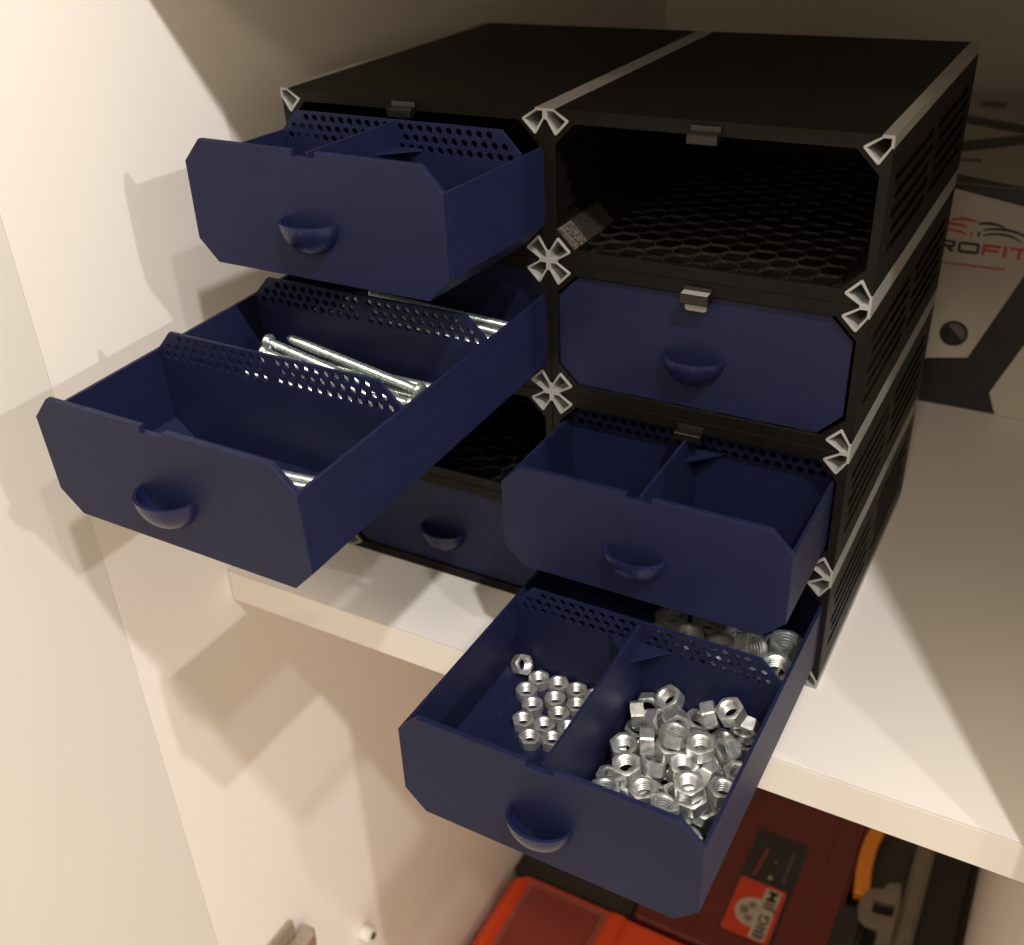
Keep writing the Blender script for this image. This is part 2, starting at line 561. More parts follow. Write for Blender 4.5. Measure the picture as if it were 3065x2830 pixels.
def drawer(col, rowk, dx, yf, dz, pitch, yaw, label, cross=(), center=False):
    rot = Euler((pitch, 0, yaw))
    loc = Vector(((col + 0.5) * W + dx, yf, (rowk + 0.5) * H + dz)) + rot.to_matrix() @ Vector((0, 0, -hh / 2))
    d = empty('drawer', loc, rot)
    tag(d, label, 'drawer', 'navy blue drawers of the cabinet')
    link('front_plate', front_plain if (col, rowk) == (0, 0) else front_me, M['blue'], d)
    link('handle', handle_me, M['blue_gloss'], d, loc=(-0.0003, 0.0001, hh / 2 - 0.0010))
    link('side_wall', side_w, M['blue'], d)
    link('side_wall', side_w2, M['blue'], d)
    link('tray_floor', floor_me, M['blue'], d)
    link('back_wall', back_w, M['blue'], d)
    for c in cross:
        cd = link('cross_divider', cross_me, M['blue'], d, loc=(0, c, 0))
    if center:
        yc = cross[0]
        cm = box_mesh('center_divider', -0.0006, 0.0006, 0.0023, yc, 0.00125, hh - 0.0008, 0.00008, 1)
        ce = link('center_divider', cm, M['blue'], d)
        link('gusset', gus_me, M['blue'], ce, loc=(0.0006, yc, hh - 0.0104))
        link('gusset', gus_me2, M['blue'], ce, loc=(-0.0006, yc, hh - 0.0104))
    return d

D03 = drawer(0, 3, 0.0017, -0.0651, 0.0011, -0.0208, -0.0183, 'navy drawer half pulled out of the top left slot, empty with one middle divider', (0.0520,), True)
D02 = drawer(0, 2, 0.0007, -0.1508, -0.0056, 0.0328, -0.0125, 'navy drawer pulled almost fully out, sagging, holding long screws between two perforated dividers', (0.0545, 0.1085))
D00 = drawer(0, 0, 0.0000, 0.0012, -0.0002, 0.0, 0.0, 'closed navy drawer in the bottom left slot, behind the sagging drawer')
D12 = drawer(1, 2, -0.0007, 0.0016, -0.0004, -0.004, 0.004, 'closed navy drawer on the right, directly under the empty black slot')
D11 = drawer(1, 1, -0.0004, -0.0503, -0.0001, 0.0037, -0.0022, 'navy drawer on the right pulled a third out, above the drawer of nuts', (0.0573,), True)
D10 = drawer(1, 0, 0.0015, -0.1323, 0.0012, -0.0078, -0.0042, 'lowest navy drawer on the right, pulled far out with hex nuts in two compartments', (0.0816,), True)

#CONTENTS
# ------------------------------------------------------------------ nuts and screws
def nut_mesh(name, AF, Hn, hole, pitch, seg=42):
    bm = bmesh.new()
    ri = AF / 2
    def hexr(t):
        a = (t + math.pi / 6) % (math.pi / 3) - math.pi / 6
        return ri / math.cos(a)
    rc = ri * 0.975
    prof = []                                 # rings from bore bottom to bore top, then over the outside
    n = max(3, int((Hn - 0.0010) / pitch))
    z0 = -Hn / 2
    prof.append(('c', hole * 1.26, z0))
    zz = z0 + 0.0005
    prof.append(('c', hole * 1.0, zz))
    step = (Hn - 0.0010) / n
    for k in range(n):
        prof.append(('c', hole * 1.0, zz + step * (k + 0.12)))
        prof.append(('c', hole * 1.22, zz + step * (k + 0.46)))
        prof.append(('c', hole * 1.22, zz + step * (k + 0.60)))
        prof.append(('c', hole * 1.0, zz + step * (k + 0.94)))
    prof.append(('c', hole * 1.26, Hn / 2))
    prof.append(('c', rc, Hn / 2))
    prof.append(('h', 1.0, Hn / 2))
    prof.append(('h', 1.0, -Hn / 2))
    prof.append(('c', rc, -Hn / 2))
    rings = []
    for kind, r, z in prof:
        ring = []
        for k in range(seg):
            t = 2 * math.pi * k / seg
            if kind == 'c':
                ring.append(bm.verts.new((r * math.cos(t), r * math.sin(t), z)))
            else:
                rr = hexr(t)
                drop = max(0.00006, (rr - rc) * 0.42)
                zz2 = z - drop if z > 0 else z + drop
                ring.append(bm.verts.new((rr * math.cos(t), rr * math.sin(t), zz2)))
        rings.append(ring)
    for a in range(len(rings)):
        b = (a + 1) % len(rings)
        for k in range(seg):
            j = (k + 1) % seg
            bm.faces.new((rings[a][k], rings[a][j], rings[b][j], rings[b][k]))
    me = bm_mesh(name, bm)
    for p in me.polygons:
        p.use_smooth = True
    me.set_sharp_from_angle(angle=math.radians(24))
    return me

NUT = {'s': nut_mesh('hex_nut', 0.0080, 0.0043, 0.00245, 0.0011),
       'b': nut_mesh('hex_nut', 0.0097, 0.0052, 0.00295, 0.00105),
       'r': nut_mesh('hex_nut', 0.0128, 0.0068, 0.00400, 0.00125)}
NUT['s'].materials.append(M['zinc2'])
NUT['b'].materials.append(M['zinc'])
NUT['r'].materials.append(M['zinc'])
NL = {'s': ('small zinc hex nut lying flat in the left compartment of the lowest right drawer', 'small nuts in the left compartment'),
      'b': ('larger zinc hex nut heaped in the right compartment of the lowest right drawer', 'larger nuts heaped in the right compartment'),
      'r': ('large hex nut in the shaded rear compartment of the lowest right drawer', 'large nuts in the rear compartment')}
# nut kind, place and turn inside the drawer
NUTS = [
    ('s', -0.04981, 0.07684, 0.00845, 0.873, 0.166, 0.457, 0.041), ('s', -0.04171, 0.07635, 0.00335, 0.946, 0, 0, -0.324),
    ('s', -0.03327, 0.07716, 0.00335, 0.779, 0, 0, -0.627), ('s', -0.02487, 0.07707, 0.00335, 0.954, 0, 0, -0.3),
    ('s', -0.04299, 0.06791, 0.00335, 0.863, 0, 0, -0.505), ('s', -0.03042, 0.0688, 0.00335, 0.894, 0, 0, -0.449),
    ('s', -0.03693, 0.06172, 0.00335, 0.927, 0, 0, -0.375), ('s', -0.02103, 0.06952, 0.00335, 0.871, 0, 0, -0.492),
    ('s', -0.02526, 0.06194, 0.00335, 0.808, 0, 0, -0.589), ('s', -0.03616, 0.05267, 0.00335, 0.773, 0, 0, -0.634),
    ('s', -0.02764, 0.05398, 0.00335, 0.736, 0, 0, -0.677), ('s', -0.01856, 0.05671, 0.00335, 0.922, 0, 0, -0.388),
    ('s', -0.02941, 0.04563, 0.00335, 0.85, 0, 0, -0.526), ('s', -0.02137, 0.04871, 0.00335, 0.763, 0, 0, -0.646),
    ('s', -0.01687, 0.07707, 0.00335, 0.948, 0, 0, -0.319), ('b', 0.00643, 0.07667, 0.00946, 0.68, 0.419, 0.434, -0.418),
    ('b', 0.00533, 0.06821, 0.0124, -0.674, 0.031, -0.671, -0.308), ('b', 0.01347, 0.06721, 0.01266, -0.839, -0.095, -0.522, -0.123),
    ('b', 0.01501, 0.07616, 0.01718, 0.848, 0.254, -0.084, -0.458), ('b', 0.01648, 0.07746, 0.00643, -0.612, 0.64, 0.37, 0.282),
    ('b', 0.02118, 0.06699, 0.01523, -0.758, -0.407, -0.476, 0.181), ('b', 0.02651, 0.07616, 0.01013, -0.792, 0.083, -0.068, 0.601),
    ('b', 0.03155, 0.07463, 0.01798, 0.771, -0.093, 0.581, 0.242), ('b', 0.03928, 0.07517, 0.02218, 0.763, 0.208, -0.029, -0.611),
    ('b', 0.04433, 0.07711, 0.01566, -0.707, 0.41, 0.345, 0.462), ('b', 0.04732, 0.07606, 0.00805, -0.752, -0.088, 0.076, 0.649),
    ('b', 0.00894, 0.04794, 0.01469, 0.765, 0.032, 0.02, -0.643), ('b', 0.00554, 0.05113, 0.00682, 0.517, 0.143, 0.676, 0.505),
    ('b', 0.01419, 0.03789, 0.01648, 0.957, 0.075, -0.005, -0.28), ('b', 0.01407, 0.05621, 0.01329, 0.677, -0.08, 0.699, 0.215),
    ('b', 0.01698, 0.04922, 0.01988, 0.693, -0.14, 0.69, 0.157), ('b', 0.02533, 0.05441, 0.02266, -0.77, 0.11, 0.023, 0.627),
    ('b', 0.03595, 0.05255, 0.02317, 0.912, 0.049, -0.011, -0.407), ('b', 0.04257, 0.06431, 0.01354, 0.474, -0.747, -0.062, -0.462),
    ('b', 0.03724, 0.07576, 0.00479, -0.715, -0.008, -0.101, 0.691), ('b', 0.02045, 0.04705, 0.01202, -0.856, 0.226, 0.107, 0.452),
    ('b', 0.01009, 0.02898, 0.01123, 0.706, -0.052, -0.069, -0.703), ('b', 0.02366, 0.03105, 0.01568, 0.867, 0.062, -0.03, -0.494),
    ('b', 0.03083, 0.04897, 0.01055, 0.888, -0.136, 0.017, -0.439), ('b', 0.03872, 0.0338, 0.02307, 0.963, 0.048, 0.003, -0.266),
    ('b', 0.04136, 0.04821, 0.01417, -0.674, 0.199, 0.711, 0.02), ('b', 0.04895, 0.04478, 0.011, -0.899, -0.248, -0.144, 0.329),
    ('b', 0.03275, 0.0264, 0.01707, -0.934, 0.144, -0.003, 0.327), ('b', 0.04045, 0.03367, 0.01747, 0.95, 0.08, -0.03, -0.3),
    ('b', 0.02466, 0.03238, 0.00453, 0.704, 0.072, 0.004, -0.706), ('b', 0.04209, 0.02663, 0.00463, -0.854, -0.08, -0.04, 0.512),
    ('b', 0.02434, 0.05773, 0.01129, 0.957, 0.112, 0.008, -0.269), ('b', 0.01628, 0.04439, 0.00447, -0.836, -0.063, 0.001, 0.546),
    ('b', 0.01712, 0.06732, 0.005, -0.929, -0.055, 0.105, 0.351), ('b', 0.0316, 0.06642, 0.01028, -0.874, 0.072, -0.011, 0.48),
    ('b', 0.03201, 0.03976, 0.00484, -0.925, -0.026, -0.096, 0.366), ('b', 0.03916, 0.04775, 0.0052, -0.849, -0.111, 0.097, 0.507),
    ('b', 0.01419, 0.03211, 0.0048, -0.71, 0.102, 0.011, 0.696), ('b', 0.01257, 0.05604, 0.00494, 0.737, -0.04, 0.102, -0.667),
    ('b', 0.02583, 0.04851, 0.00445, -0.746, -0.039, -0.047, 0.663), ('b', 0.02526, 0.05978, 0.00497, -0.792, 0.019, -0.115, 0.6),
    ('b', 0.03581, 0.05821, 0.00483, 0.956, -0.093, -0.036, -0.274), ('b', 0.00625, 0.06694, 0.00433, -0.896, 0.051, -0.019, 0.44),
    ('b', 0.04335, 0.0375, 0.0052, 0.931, -0.058, -0.125, -0.338), ('b', 0.00661, 0.04058, 0.00427, 0.882, -0.044, -0.005, -0.47),
    ('b', 0.02753, 0.07101, 0.00452, 0.897, -0.067, -0.023, -0.437), ('b', 0.04276, 0.06655, 0.00571, -0.914, -0.194, -0.015, 0.356),
    ('b', 0.0454, 0.05622, 0.00628, -0.954, -0.045, 0.028, 0.297), ('b', 0.0436, 0.03604, 0.01201, 0.952, 0.026, 0.032, -0.302),
    ('b', 0.01816, 0.0357, 0.01039, -0.937, -0.035, -0.058, 0.343), ('b', 0.03285, 0.03755, 0.01097, -0.726, 0.144, -0.068, 0.67),
    ('b', 0.04852, 0.04115, 0.01816, -0.827, 0.022, 0.02, 0.561), ('b', 0.03255, 0.04643, 0.01719, -0.72, -0.018, -0.031, 0.693),
    ('b', 0.02417, 0.05271, 0.01699, 0.877, -0.037, 0.027, -0.479), ('b', 0.03557, 0.05732, 0.01364, 0.794, -0.353, 0.273, -0.413),
    ('b', 0.03679, 0.02853, 0.01042, -0.725, -0.024, -0.008, 0.688), ('b', 0.04922, 0.05604, 0.01242, 0.773, 0.003, -0.046, -0.632),
    ('r', -0.00755, 0.09022, 0.00489, 0.829, 0.008, 0.019, -0.559), ('r', -0.00755, 0.10498, 0.00476, 0.792, -0.003, 0.01, -0.611),
    ('r', -0.00837, 0.12074, 0.00492, 0.932, 0.015, 0.018, -0.36), ('r', -0.00725, 0.13541, 0.00504, -0.824, -0.016, 0.026, 0.565),
    ('r', 0.00826, 0.0911, 0.0049, 0.9, 0.012, 0.017, -0.435), ('r', 0.00848, 0.10516, 0.00495, -0.864, 0.021, 0.016, 0.503),
    ('r', 0.00675, 0.12037, 0.0047, -0.887, -0.005, -0.005, 0.462), ('r', 0.00816, 0.13703, 0.00549, -0.955, 0.019, -0.069, 0.289),
    ('r', 0.0234, 0.09046, 0.00522, 0.957, 0.015, 0.041, -0.286), ('r', 0.0225, 0.1062, 0.00498, -0.747, 0.002, -0.027, 0.664),
    ('r', 0.02498, 0.11971, 0.00482, 0.941, 0.008, -0.013, -0.337), ('r', 0.02243, 0.13676, 0.00501, 0.823, 0.019, -0.022, -0.568),
    ('r', 0.0392, 0.0905, 0.00517, 0.742, -0.041, -0.017, -0.669), ('r', 0.03807, 0.10562, 0.0048, -0.834, -0.011, 0.01, 0.552),
    ('r', 0.0388, 0.12032, 0.00508, 0.868, 0.034, -0.008, -0.496), ('r', 0.039, 0.13632, 0.00491, -0.96, -0.009, -0.02, 0.278),
    ('r', 0.04475, 0.11416, 0.01359, -0.827, -0.075, -0.108, 0.547), ('r', 0.00636, 0.11806, 0.01205, 0.712, 0.014, 0.05, -0.701),
    ('r', 0.03215, 0.121, 0.01555, 0.852, -0.102, 0.435, -0.272), ('r', 0.01997, 0.11833, 0.01237, 0.745, 0.034, -0.118, -0.655),
    ('r', 0.04358, 0.13215, 0.01227, -0.858, 0.056, -0.001, 0.51)]
rd = Euler(D10.rotation_euler).to_matrix().to_4x4()
md = Matrix.Translation(D10.location) @ rd
seen = {}
SMALL = {1: 'small hex nut flat in the back row, next to the tilted small nut',
         2: 'second flat small hex nut from the left in the back row of small nuts',
         3: 'third flat small hex nut from the left in the back row of small nuts',
         14: 'small hex nut at the right end of the back row, half hidden by the divider',
         4: 'small hex nut at the left end of the second row of small nuts',
         5: 'middle small hex nut in the second row of small nuts',
         7: 'small hex nut at the right end of the second row, against the middle divider',
         6: 'left small hex nut in the third row of small nuts',
         8: 'right small hex nut in the third row of small nuts',
         9: 'small hex nut at the left end of the fourth row of small nuts',
         10: 'middle small hex nut in the fourth row of small nuts',
         11: 'small hex nut at the right end of the fourth row, half hidden by the divider',
         12: 'left small hex nut of the pair nearest the drawer front',
         13: 'right small hex nut of the pair nearest the drawer front'}
for t, x, y, z, qw, qx, qy, qz in NUTS:
    from mathutils import Quaternion
    o = link('hex_nut', NUT[t])
    mw = md @ (Matrix.Translation((x, y, z)) @ Quaternion((qw, qx, qy, qz)).to_matrix().to_4x4())
    o.matrix_world = mw
    lab = NL[t][0]
    k = seen.get(t, 0)
    seen[t] = k + 1
    if t == 's' and k == 0:
        lab = 'small zinc hex nut leaning tilted on the left wall of the lowest right drawer'
    if t == 'b' and k == 0:
        lab = 'larger hex nut tilted in the back corner by the middle divider, atop the heap'
    if t == 's' and k in SMALL:
        lab = SMALL[k]
    if t == 'b' and k == 8:
        lab = 'larger hex nut tilted at the back right of the heap, by the side wall'
    tag(o, lab, 'nut', NL[t][1])

def screw_mesh(name, ln, r, hr, hl, pitch, seg=14):
    """along +X, head at x = 0 (towards -X), tip at x = ln"""
    bm = bmesh.new()
    prof = [(-hl, 0.0), (-hl, hr * 0.50), (-hl + 0.0004, hr * 0.62), (-hl + 0.0012, hr * 0.97), (-hl * 0.35, hr), (-0.0006, hr * 0.92), (0.0002, r * 0.95)]
    n = int((ln - 0.003) / pitch)
    for k in range(n):
        x = 0.0014 + k * pitch
        prof += [(x, r * 0.84), (x + pitch * 0.42, r), (x + pitch * 0.58, r)]
    prof += [(ln - 0.0010, r * 0.86), (ln, r * 0.68), (ln, 0.0)]
    rings = []
    for x, q in prof:
        if q == 0.0:
            rings.append([bm.verts.new((x, 0, 0))])
        else:
            rings.append([bm.verts.new((x, q * math.cos(2 * math.pi * k / seg), q * math.sin(2 * math.pi * k / seg))) for k in range(seg)])
    for a, b in zip(rings, rings[1:]):
        for k in range(seg):
            j = (k + 1) % seg
            if len(a) == 1:
                bm.faces.new((a[0], b[k], b[j]))
            elif len(b) == 1:
                bm.faces.new((a[k], b[0], a[j]))
            else:
                bm.faces.new((a[k], b[k], b[j], a[j]))
    me = bm_mesh(name, bm)
    for p in me.polygons:
        p.use_smooth = True
    me.set_sharp_from_angle(angle=math.radians(50))
    me.materials.append(M['steel'])
    return me
SCREW = screw_mesh('machine_screw', 0.0740, 0.00195, 0.0034, 0.0028, 0.0008)
rd2 = Matrix.Translation(D02.location) @ Euler(D02.rotation_euler).to_matrix().to_4x4()
def screw(hx, hy, hz, tx, ty, tz, label, group):
    """head seat and tip, coordinates inside the sagging drawer"""
    h_, t_ = Vector((hx, hy, hz)), Vector((tx, ty, tz))
    d_ = (t_ - h_).normalized()
    q_ = Vector((1, 0, 0)).rotation_difference(d_)
    o = link('machine_screw', SCREW)
    o.matrix_world = rd2 @ (Matrix.Translation(h_) @ q_.to_matrix().to_4x4())
    tag(o, label, 'screw', group)
    return o
random.seed(11)
LM = ('long zinc machine screw in the pile between the two perforated dividers of the sagging drawer', 'screws in the middle of the sagging drawer')
LR = ('long threaded screw in the rear of the sagging drawer, behind its second divider', 'screws in the rear of the sagging drawer')
LF = ('bright zinc screw lying near the front plate inside the sagging drawer', 'screws at the front of the sagging drawer')
def lay(y0, y1, z, n, lab):
    for k in range(n):
        y = y0 + (y1 - y0) * (k + 0.5) / n
        s = 1 if k % 2 else -1
        x = -0.037 + random.uniform(-0.003, 0.003)
        sl = random.uniform(-0.0012, 0.0012)
        screw(s * (x if s > 0 else x), y - sl, z, s * (x + 0.074), y + sl, z, *lab)
lay(0.0585, 0.1060, 0.0048, 7, LM)
lay(0.0600, 0.1050, 0.0108, 6, LM)
lay(0.0650, 0.1045, 0.0166, 5, LM)
screw(0.0360, 0.0890, 0.0222, -0.0375, 0.1045, 0.0226, 'uppermost long screw lying slanted on the pile, its rounded tip pointing to the left wall', LM[1])
screw(-0.0415, 0.0985, 0.0222, 0.0310, 0.0835, 0.0205, 'long screw on the pile with its round head standing by the left wall', LM[1])
screw(-0.0375, 0.0915, 0.0215, 0.0340, 0.0770, 0.0212, LM[0], LM[1])
screw(0.0385, 0.0800, 0.0218, -0.0340, 0.0850, 0.0209, LM[0], LM[1])
screw(0.0370, 0.0725, 0.0210, -0.0360, 0.0760, 0.0210, LM[0], LM[1])
lay(0.1130, 0.1555, 0.0048, 6, LR)
lay(0.1130, 0.1545, 0.0108, 6, LR)
lay(0.1135, 0.1530, 0.0166, 6, LR)
lay(0.1150, 0.1500, 0.0222, 4, LR)
for k, yy in enumerate((0.1165, 0.1225, 0.1280, 0.1345, 0.1410)):
    screw(-0.0235 + 0.002 * (k % 3), yy + 0.003, 0.0270 + 0.0006 * (k % 2), 0.0500, yy - 0.002, 0.0272, *LR)
screw(-0.0300, 0.0400, 0.0046, 0.0430, 0.0490, 0.0034, 'bright zinc screw in the front of the sagging drawer, the one nearer the divider', LF[1])
screw(0.0430, 0.0450, 0.0046, -0.0290, 0.0350, 0.0034, 'bright zinc screw in the front of the sagging drawer, the one nearer the front plate', LF[1])

#BACKGROUND
# ------------------------------------------------------------------ hinge and pin on the left panel
hg = empty('door_hinge', (XL, -0.080, -0.270))
tag(hg, 'nickel cupboard hinge screwed to the left side panel at the bottom edge', 'hinge')
link('mounting_plate', box_mesh('mounting_plate', 0.0002, 0.0040, -0.002, 0.022, -0.013, 0.013, 0.0012), M['nickel'], hg)
ap = [(0.030, 0.004), (0.030, 0.011), (0.026, 0.0145), (-0.006, 0.0155), (-0.030, 0.018), (-0.0315, 0.010), (-0.008, 0.0055), (0.002, 0.004)]
link('hinge_arm', plate_mesh('hinge_arm', [ap], 0.011, lambda u, v, t: (v, u, t - 0.0105), bev=0.0006, bseg=2), M['nickel'], hg)
lp = [(-0.002, 0.0), (-0.031, 0.001), (-0.031, 0.010), (-0.012, 0.016), (-0.004, 0.020)]
link('hinge_lever', plate_mesh('hinge_lever', [lp], 0.0022, lambda u, v, t: (v, u, t + 0.0062), bev=0.0003), M['nickel'], hg)
def disc(name, r, ln, seg=24, axis='x', bev=0.0):
    bm = bmesh.new()
    bmesh.ops.create_cone(bm, cap_ends=True, segments=seg, radius1=r, radius2=r, depth=ln)
    if bev:
        es = [ed for ed in bm.edges if len(ed.link_faces) == 2 and any(len(f.verts) > 4 for f in ed.link_faces)]
        bmesh.ops.bevel(bm, geom=es, offset=bev, segments=2, affect='EDGES')
    rot = Matrix.Rotation(math.pi / 2, 4, 'Y') if axis == 'x' else (Matrix.Rotation(math.pi / 2, 4, 'X') if axis == 'y' else Matrix())
    bmesh.ops.transform(bm, matrix=rot, verts=bm.verts)
    me = bm_mesh(name, bm)
    for p in me.polygons:
        p.use_smooth = len(p.vertices) <= 4
    me.set_sharp_from_angle(angle=math.radians(40))
    return me
for yy in (0.004, 0.018):
    link('hinge_screw', disc('hinge_screw', 0.0036, 0.0016, bev=0.0005), M['nickel'], hg, loc=(0.0150 if yy < 0.01 else 0.0138, yy, -0.005))
M['pin'] = plain('white_pin_plastic', (0.78, 0.76, 0.68), 0.35)
pn = empty('shelf_pin', (XL, 0.002, -0.346))
tag(pn, 'small white plastic shelf pin sticking out of the left side panel', 'shelf pin')
link('pin_body', disc('pin_body', 0.0058, 0.0085, bev=0.0008), M['pin'], pn, loc=(0.00435, 0, 0))
link('pin_core', disc('pin_core', 0.0026, 0.0012), M['gap'], pn, loc=(0.0088, 0.0004, 0))

# ------------------------------------------------------------------ printed carton behind the cabinet
M['card'] = plain('white_card', (0.60, 0.555, 0.49), 0.42, nscale=60, var=0.03)
M['ink_black'] = plain('black_ink', (0.022, 0.020, 0.020), 0.40, nscale=240, var=0.35)
M['ink_dark'] = plain('dark_grey_ink', (0.045, 0.042, 0.040), 0.45, nscale=240, var=0.35)
M['ink_red'] = plain('orange_red_ink', (0.62, 0.075, 0.035), 0.40)
M['ink_grey'] = plain('mid_grey_ink', (0.16, 0.14, 0.15), 0.40)
BX0, BX1, BY0, BY1, BZ = 0.128, 0.328, 0.274, 0.492, 0.134
pb = empty('product_box', ((BX0 + BX1) / 2, BY0, 0.0))
tag(pb, 'white and black printed carton with orange and black lettering standing behind the cabinet', 'box')
bx_ = -(BX0 + BX1) / 2
link('carton', box_mesh('carton', BX0 + bx_, BX1 + bx_, 0, BY1 - BY0, 0.0, BZ, 0.0008), M['card'], pb)
def front_print(name, pts, mat, lift=0.00022):
    return link(name, plate_mesh(name, [pts] if not isinstance(pts[0][0], tuple) else pts, 0.0002, lambda u, v, t: (u + bx_, -lift - 0.0001 + t, v)), mat, pb)
def top_print(name, pts, mat):
    return link(name, plate_mesh(name, [pts], 0.0002, lambda u, v, t: (u + bx_, v - BY0, BZ + 0.0001 + t)), mat, pb)
front_print('printed_shape', [(0.1292, 0.0012), (0.2705, 0.0012), (0.2652, 0.0142), (0.3055, 0.1200), (0.2835, 0.1225), (0.2498, 0.0339), (0.2282, 0.0297), (0.1292, 0.0200)], M['ink_black'])
front_print('printed_band', [(0.1292, 0.1337), (0.3268, 0.1337), (0.3268, 0.1150), (0.2900, 0.1205), (0.2626, 0.1249), (0.2450, 0.1278), (0.2280, 0.1308), (0.1292, 0.1318)], M['ink_black'])
def stroke(cx, cz, rx, rz, a0, a1, wmax, n=14):
    up_, lo_ = [], []
    for k in range(n + 1):
        f_ = k / n
        a = math.radians(a0 + (a1 - a0) * f_)
        ww = wmax * (0.25 + 0.75 * math.sin(math.pi * min(1, f_ * 0.85 + 0.12)))
        up_.append((cx + (rx + ww / 2) * math.cos(a), cz + (rz + ww / 2) * math.sin(a)))
        lo_.append((cx + (rx - ww / 2) * math.cos(a), cz + (rz - ww / 2) * math.sin(a)))
    return up_ + lo_[::-1]
for args in ((0.2480, 0.1000, 0.0165, 0.0138, 112, 62, 0.0015), (0.2545, 0.0985, 0.0200, 0.0128, 118, 40, 0.0015), (0.2540, 0.0985, 0.0150, 0.0100, 125, 40, 0.0013)):
    front_print('printed_stroke', stroke(*args), M['ink_black'])
for args in ((0.2350, 0.1010, 0.0165, 0.0138, 68, 120, 0.0016), (0.2290, 0.0990, 0.0180, 0.0125, 66, 130, 0.0016), (0.2290, 0.0985, 0.0140, 0.0095, 55, 130, 0.0014)):
    front_print('printed_stroke', stroke(*args), M['ink_red'])
front_print('printed_stroke', [(0.2391, 0.1080), (0.2401, 0.1082), (0.2400, 0.1052), (0.2392, 0.1050)], M['ink_red'])
front_print('printed_stroke', [(0.2426, 0.1084), (0.2440, 0.1086), (0.2436, 0.1056), (0.2428, 0.1054)], M['ink_black'])
lz0, lz1, st = 0.0957, 0.1021, 0.00155
def letter(ch, x0, x1):
    a, b, c, d_ = x0, x1, lz0, lz1
    mid = (c + d_) / 2
    if ch == 'P':
        return [[(a, c), (a, d_), (b, d_), (b, mid - 0.0006), (a + st, mid - 0.0006), (a + st, c)], [(a + st, mid + 0.0006), (b - st, mid + 0.0006), (b - st, d_ - st * 0.8), (a + st, d_ - st * 0.8)]]
    if ch == 'R':
        return [[(a, c), (a, d_), (b, d_), (b, mid - 0.0006), (b - 0.0022, mid - 0.0006), (b, c), (b - 0.0021, c), (b - 0.0046, mid - 0.0006), (a + st, mid - 0.0006), (a + st, c)], [(a + st, mid + 0.0006), (b - st, mid + 0.0006), (b - st, d_ - st * 0.8), (a + st, d_ - st * 0.8)]]
    if ch == 'O':
        k = 0.0012
        return [[(a + k, c), (b - k, c), (b, c + k), (b, d_ - k), (b - k, d_), (a + k, d_), (a, d_ - k), (a, c + k)], [(a + st, c + st), (b - st, c + st), (b - st, d_ - st), (a + st, d_ - st)]]
    if ch == 'F':
        return [[(a, c), (a, d_), (b, d_), (b, d_ - st), (a + st, d_ - st), (a + st, mid + 0.0005), (b - 0.001, mid + 0.0005), (b - 0.001, mid - 0.0009), (a + st, mid - 0.0009), (a + st, c)]]
    if ch == 'I':
        return [[(a, c), (b, c), (b, d_), (a, d_)]]
    if ch == 'T':
        m_ = (a + b) / 2
        return [[(m_ - st * 0.6, c), (m_ + st * 0.6, c), (m_ + st * 0.6, d_ - st), (b, d_ - st), (b, d_), (a, d_), (a, d_ - st), (m_ - st * 0.6, d_ - st)]]
for ch, x0, x1, mt in (('P', 0.2105, 0.2205, 'ink_black'), ('R', 0.2220, 0.2322, 'ink_black'), ('O', 0.2337, 0.2450, 'ink_black'), ('F', 0.2464, 0.2558, 'ink_red'), ('I', 0.2571, 0.2590, 'ink_red'), ('T', 0.2604, 0.2702, 'ink_red')):
    front_print('printed_letter', letter(ch, x0, x1), M[mt])
front_print('printed_line', [(0.2110, 0.0886), (0.2600, 0.0886), (0.2600, 0.0894), (0.2110, 0.0894)], M['ink_red'])
def ngon(cx, cz, r, n=28):
    return [(cx + r * math.cos(2 * math.pi * k / n), cz + r * math.sin(2 * math.pi * k / n)) for k in range(n)]
front_print('printed_disc', ngon(0.2400, 0.0475, 0.0078), M['ink_black'])
front_print('printed_disc', [(0.2400 + 0.0062 * math.cos(math.radians(a)), 0.0475 + 0.0062 * math.sin(math.radians(a))) for a in range(-32, 132, 8)], M['ink_grey'], lift=0.00045)
top_print('printed_stripe', [(0.1750, 0.4330), (0.2102, 0.4300), (0.2445, 0.4137), (0.3000, 0.3980), (0.3000, 0.3760), (0.2469, 0.3928), (0.2127, 0.4076), (0.1750, 0.4180)], M['ink_dark'])
top_print('printed_stripe', [(0.1750, 0.3350), (0.2177, 0.3641), (0.2474, 0.3880), (0.3000, 0.3740), (0.3000, 0.3560), (0.2497, 0.3660), (0.2202, 0.3392), (0.1850, 0.3150)], M['ink_dark'])
top_print('printed_mark', [(0.2215, 0.3180), (0.2330, 0.3190), (0.2325, 0.3250), (0.2205, 0.3235)], M['ink_grey'])
top_print('printed_mark', [(0.2120, 0.4580), (0.2280, 0.4560), (0.2270, 0.4760), (0.2100, 0.4740)], M['ink_grey'])
top_print('printed_band', [(0.1292, 0.2742), (0.2700, 0.2742), (0.2500, 0.2800), (0.2257, 0.2905), (0.1292, 0.2960)], M['ink_black'])

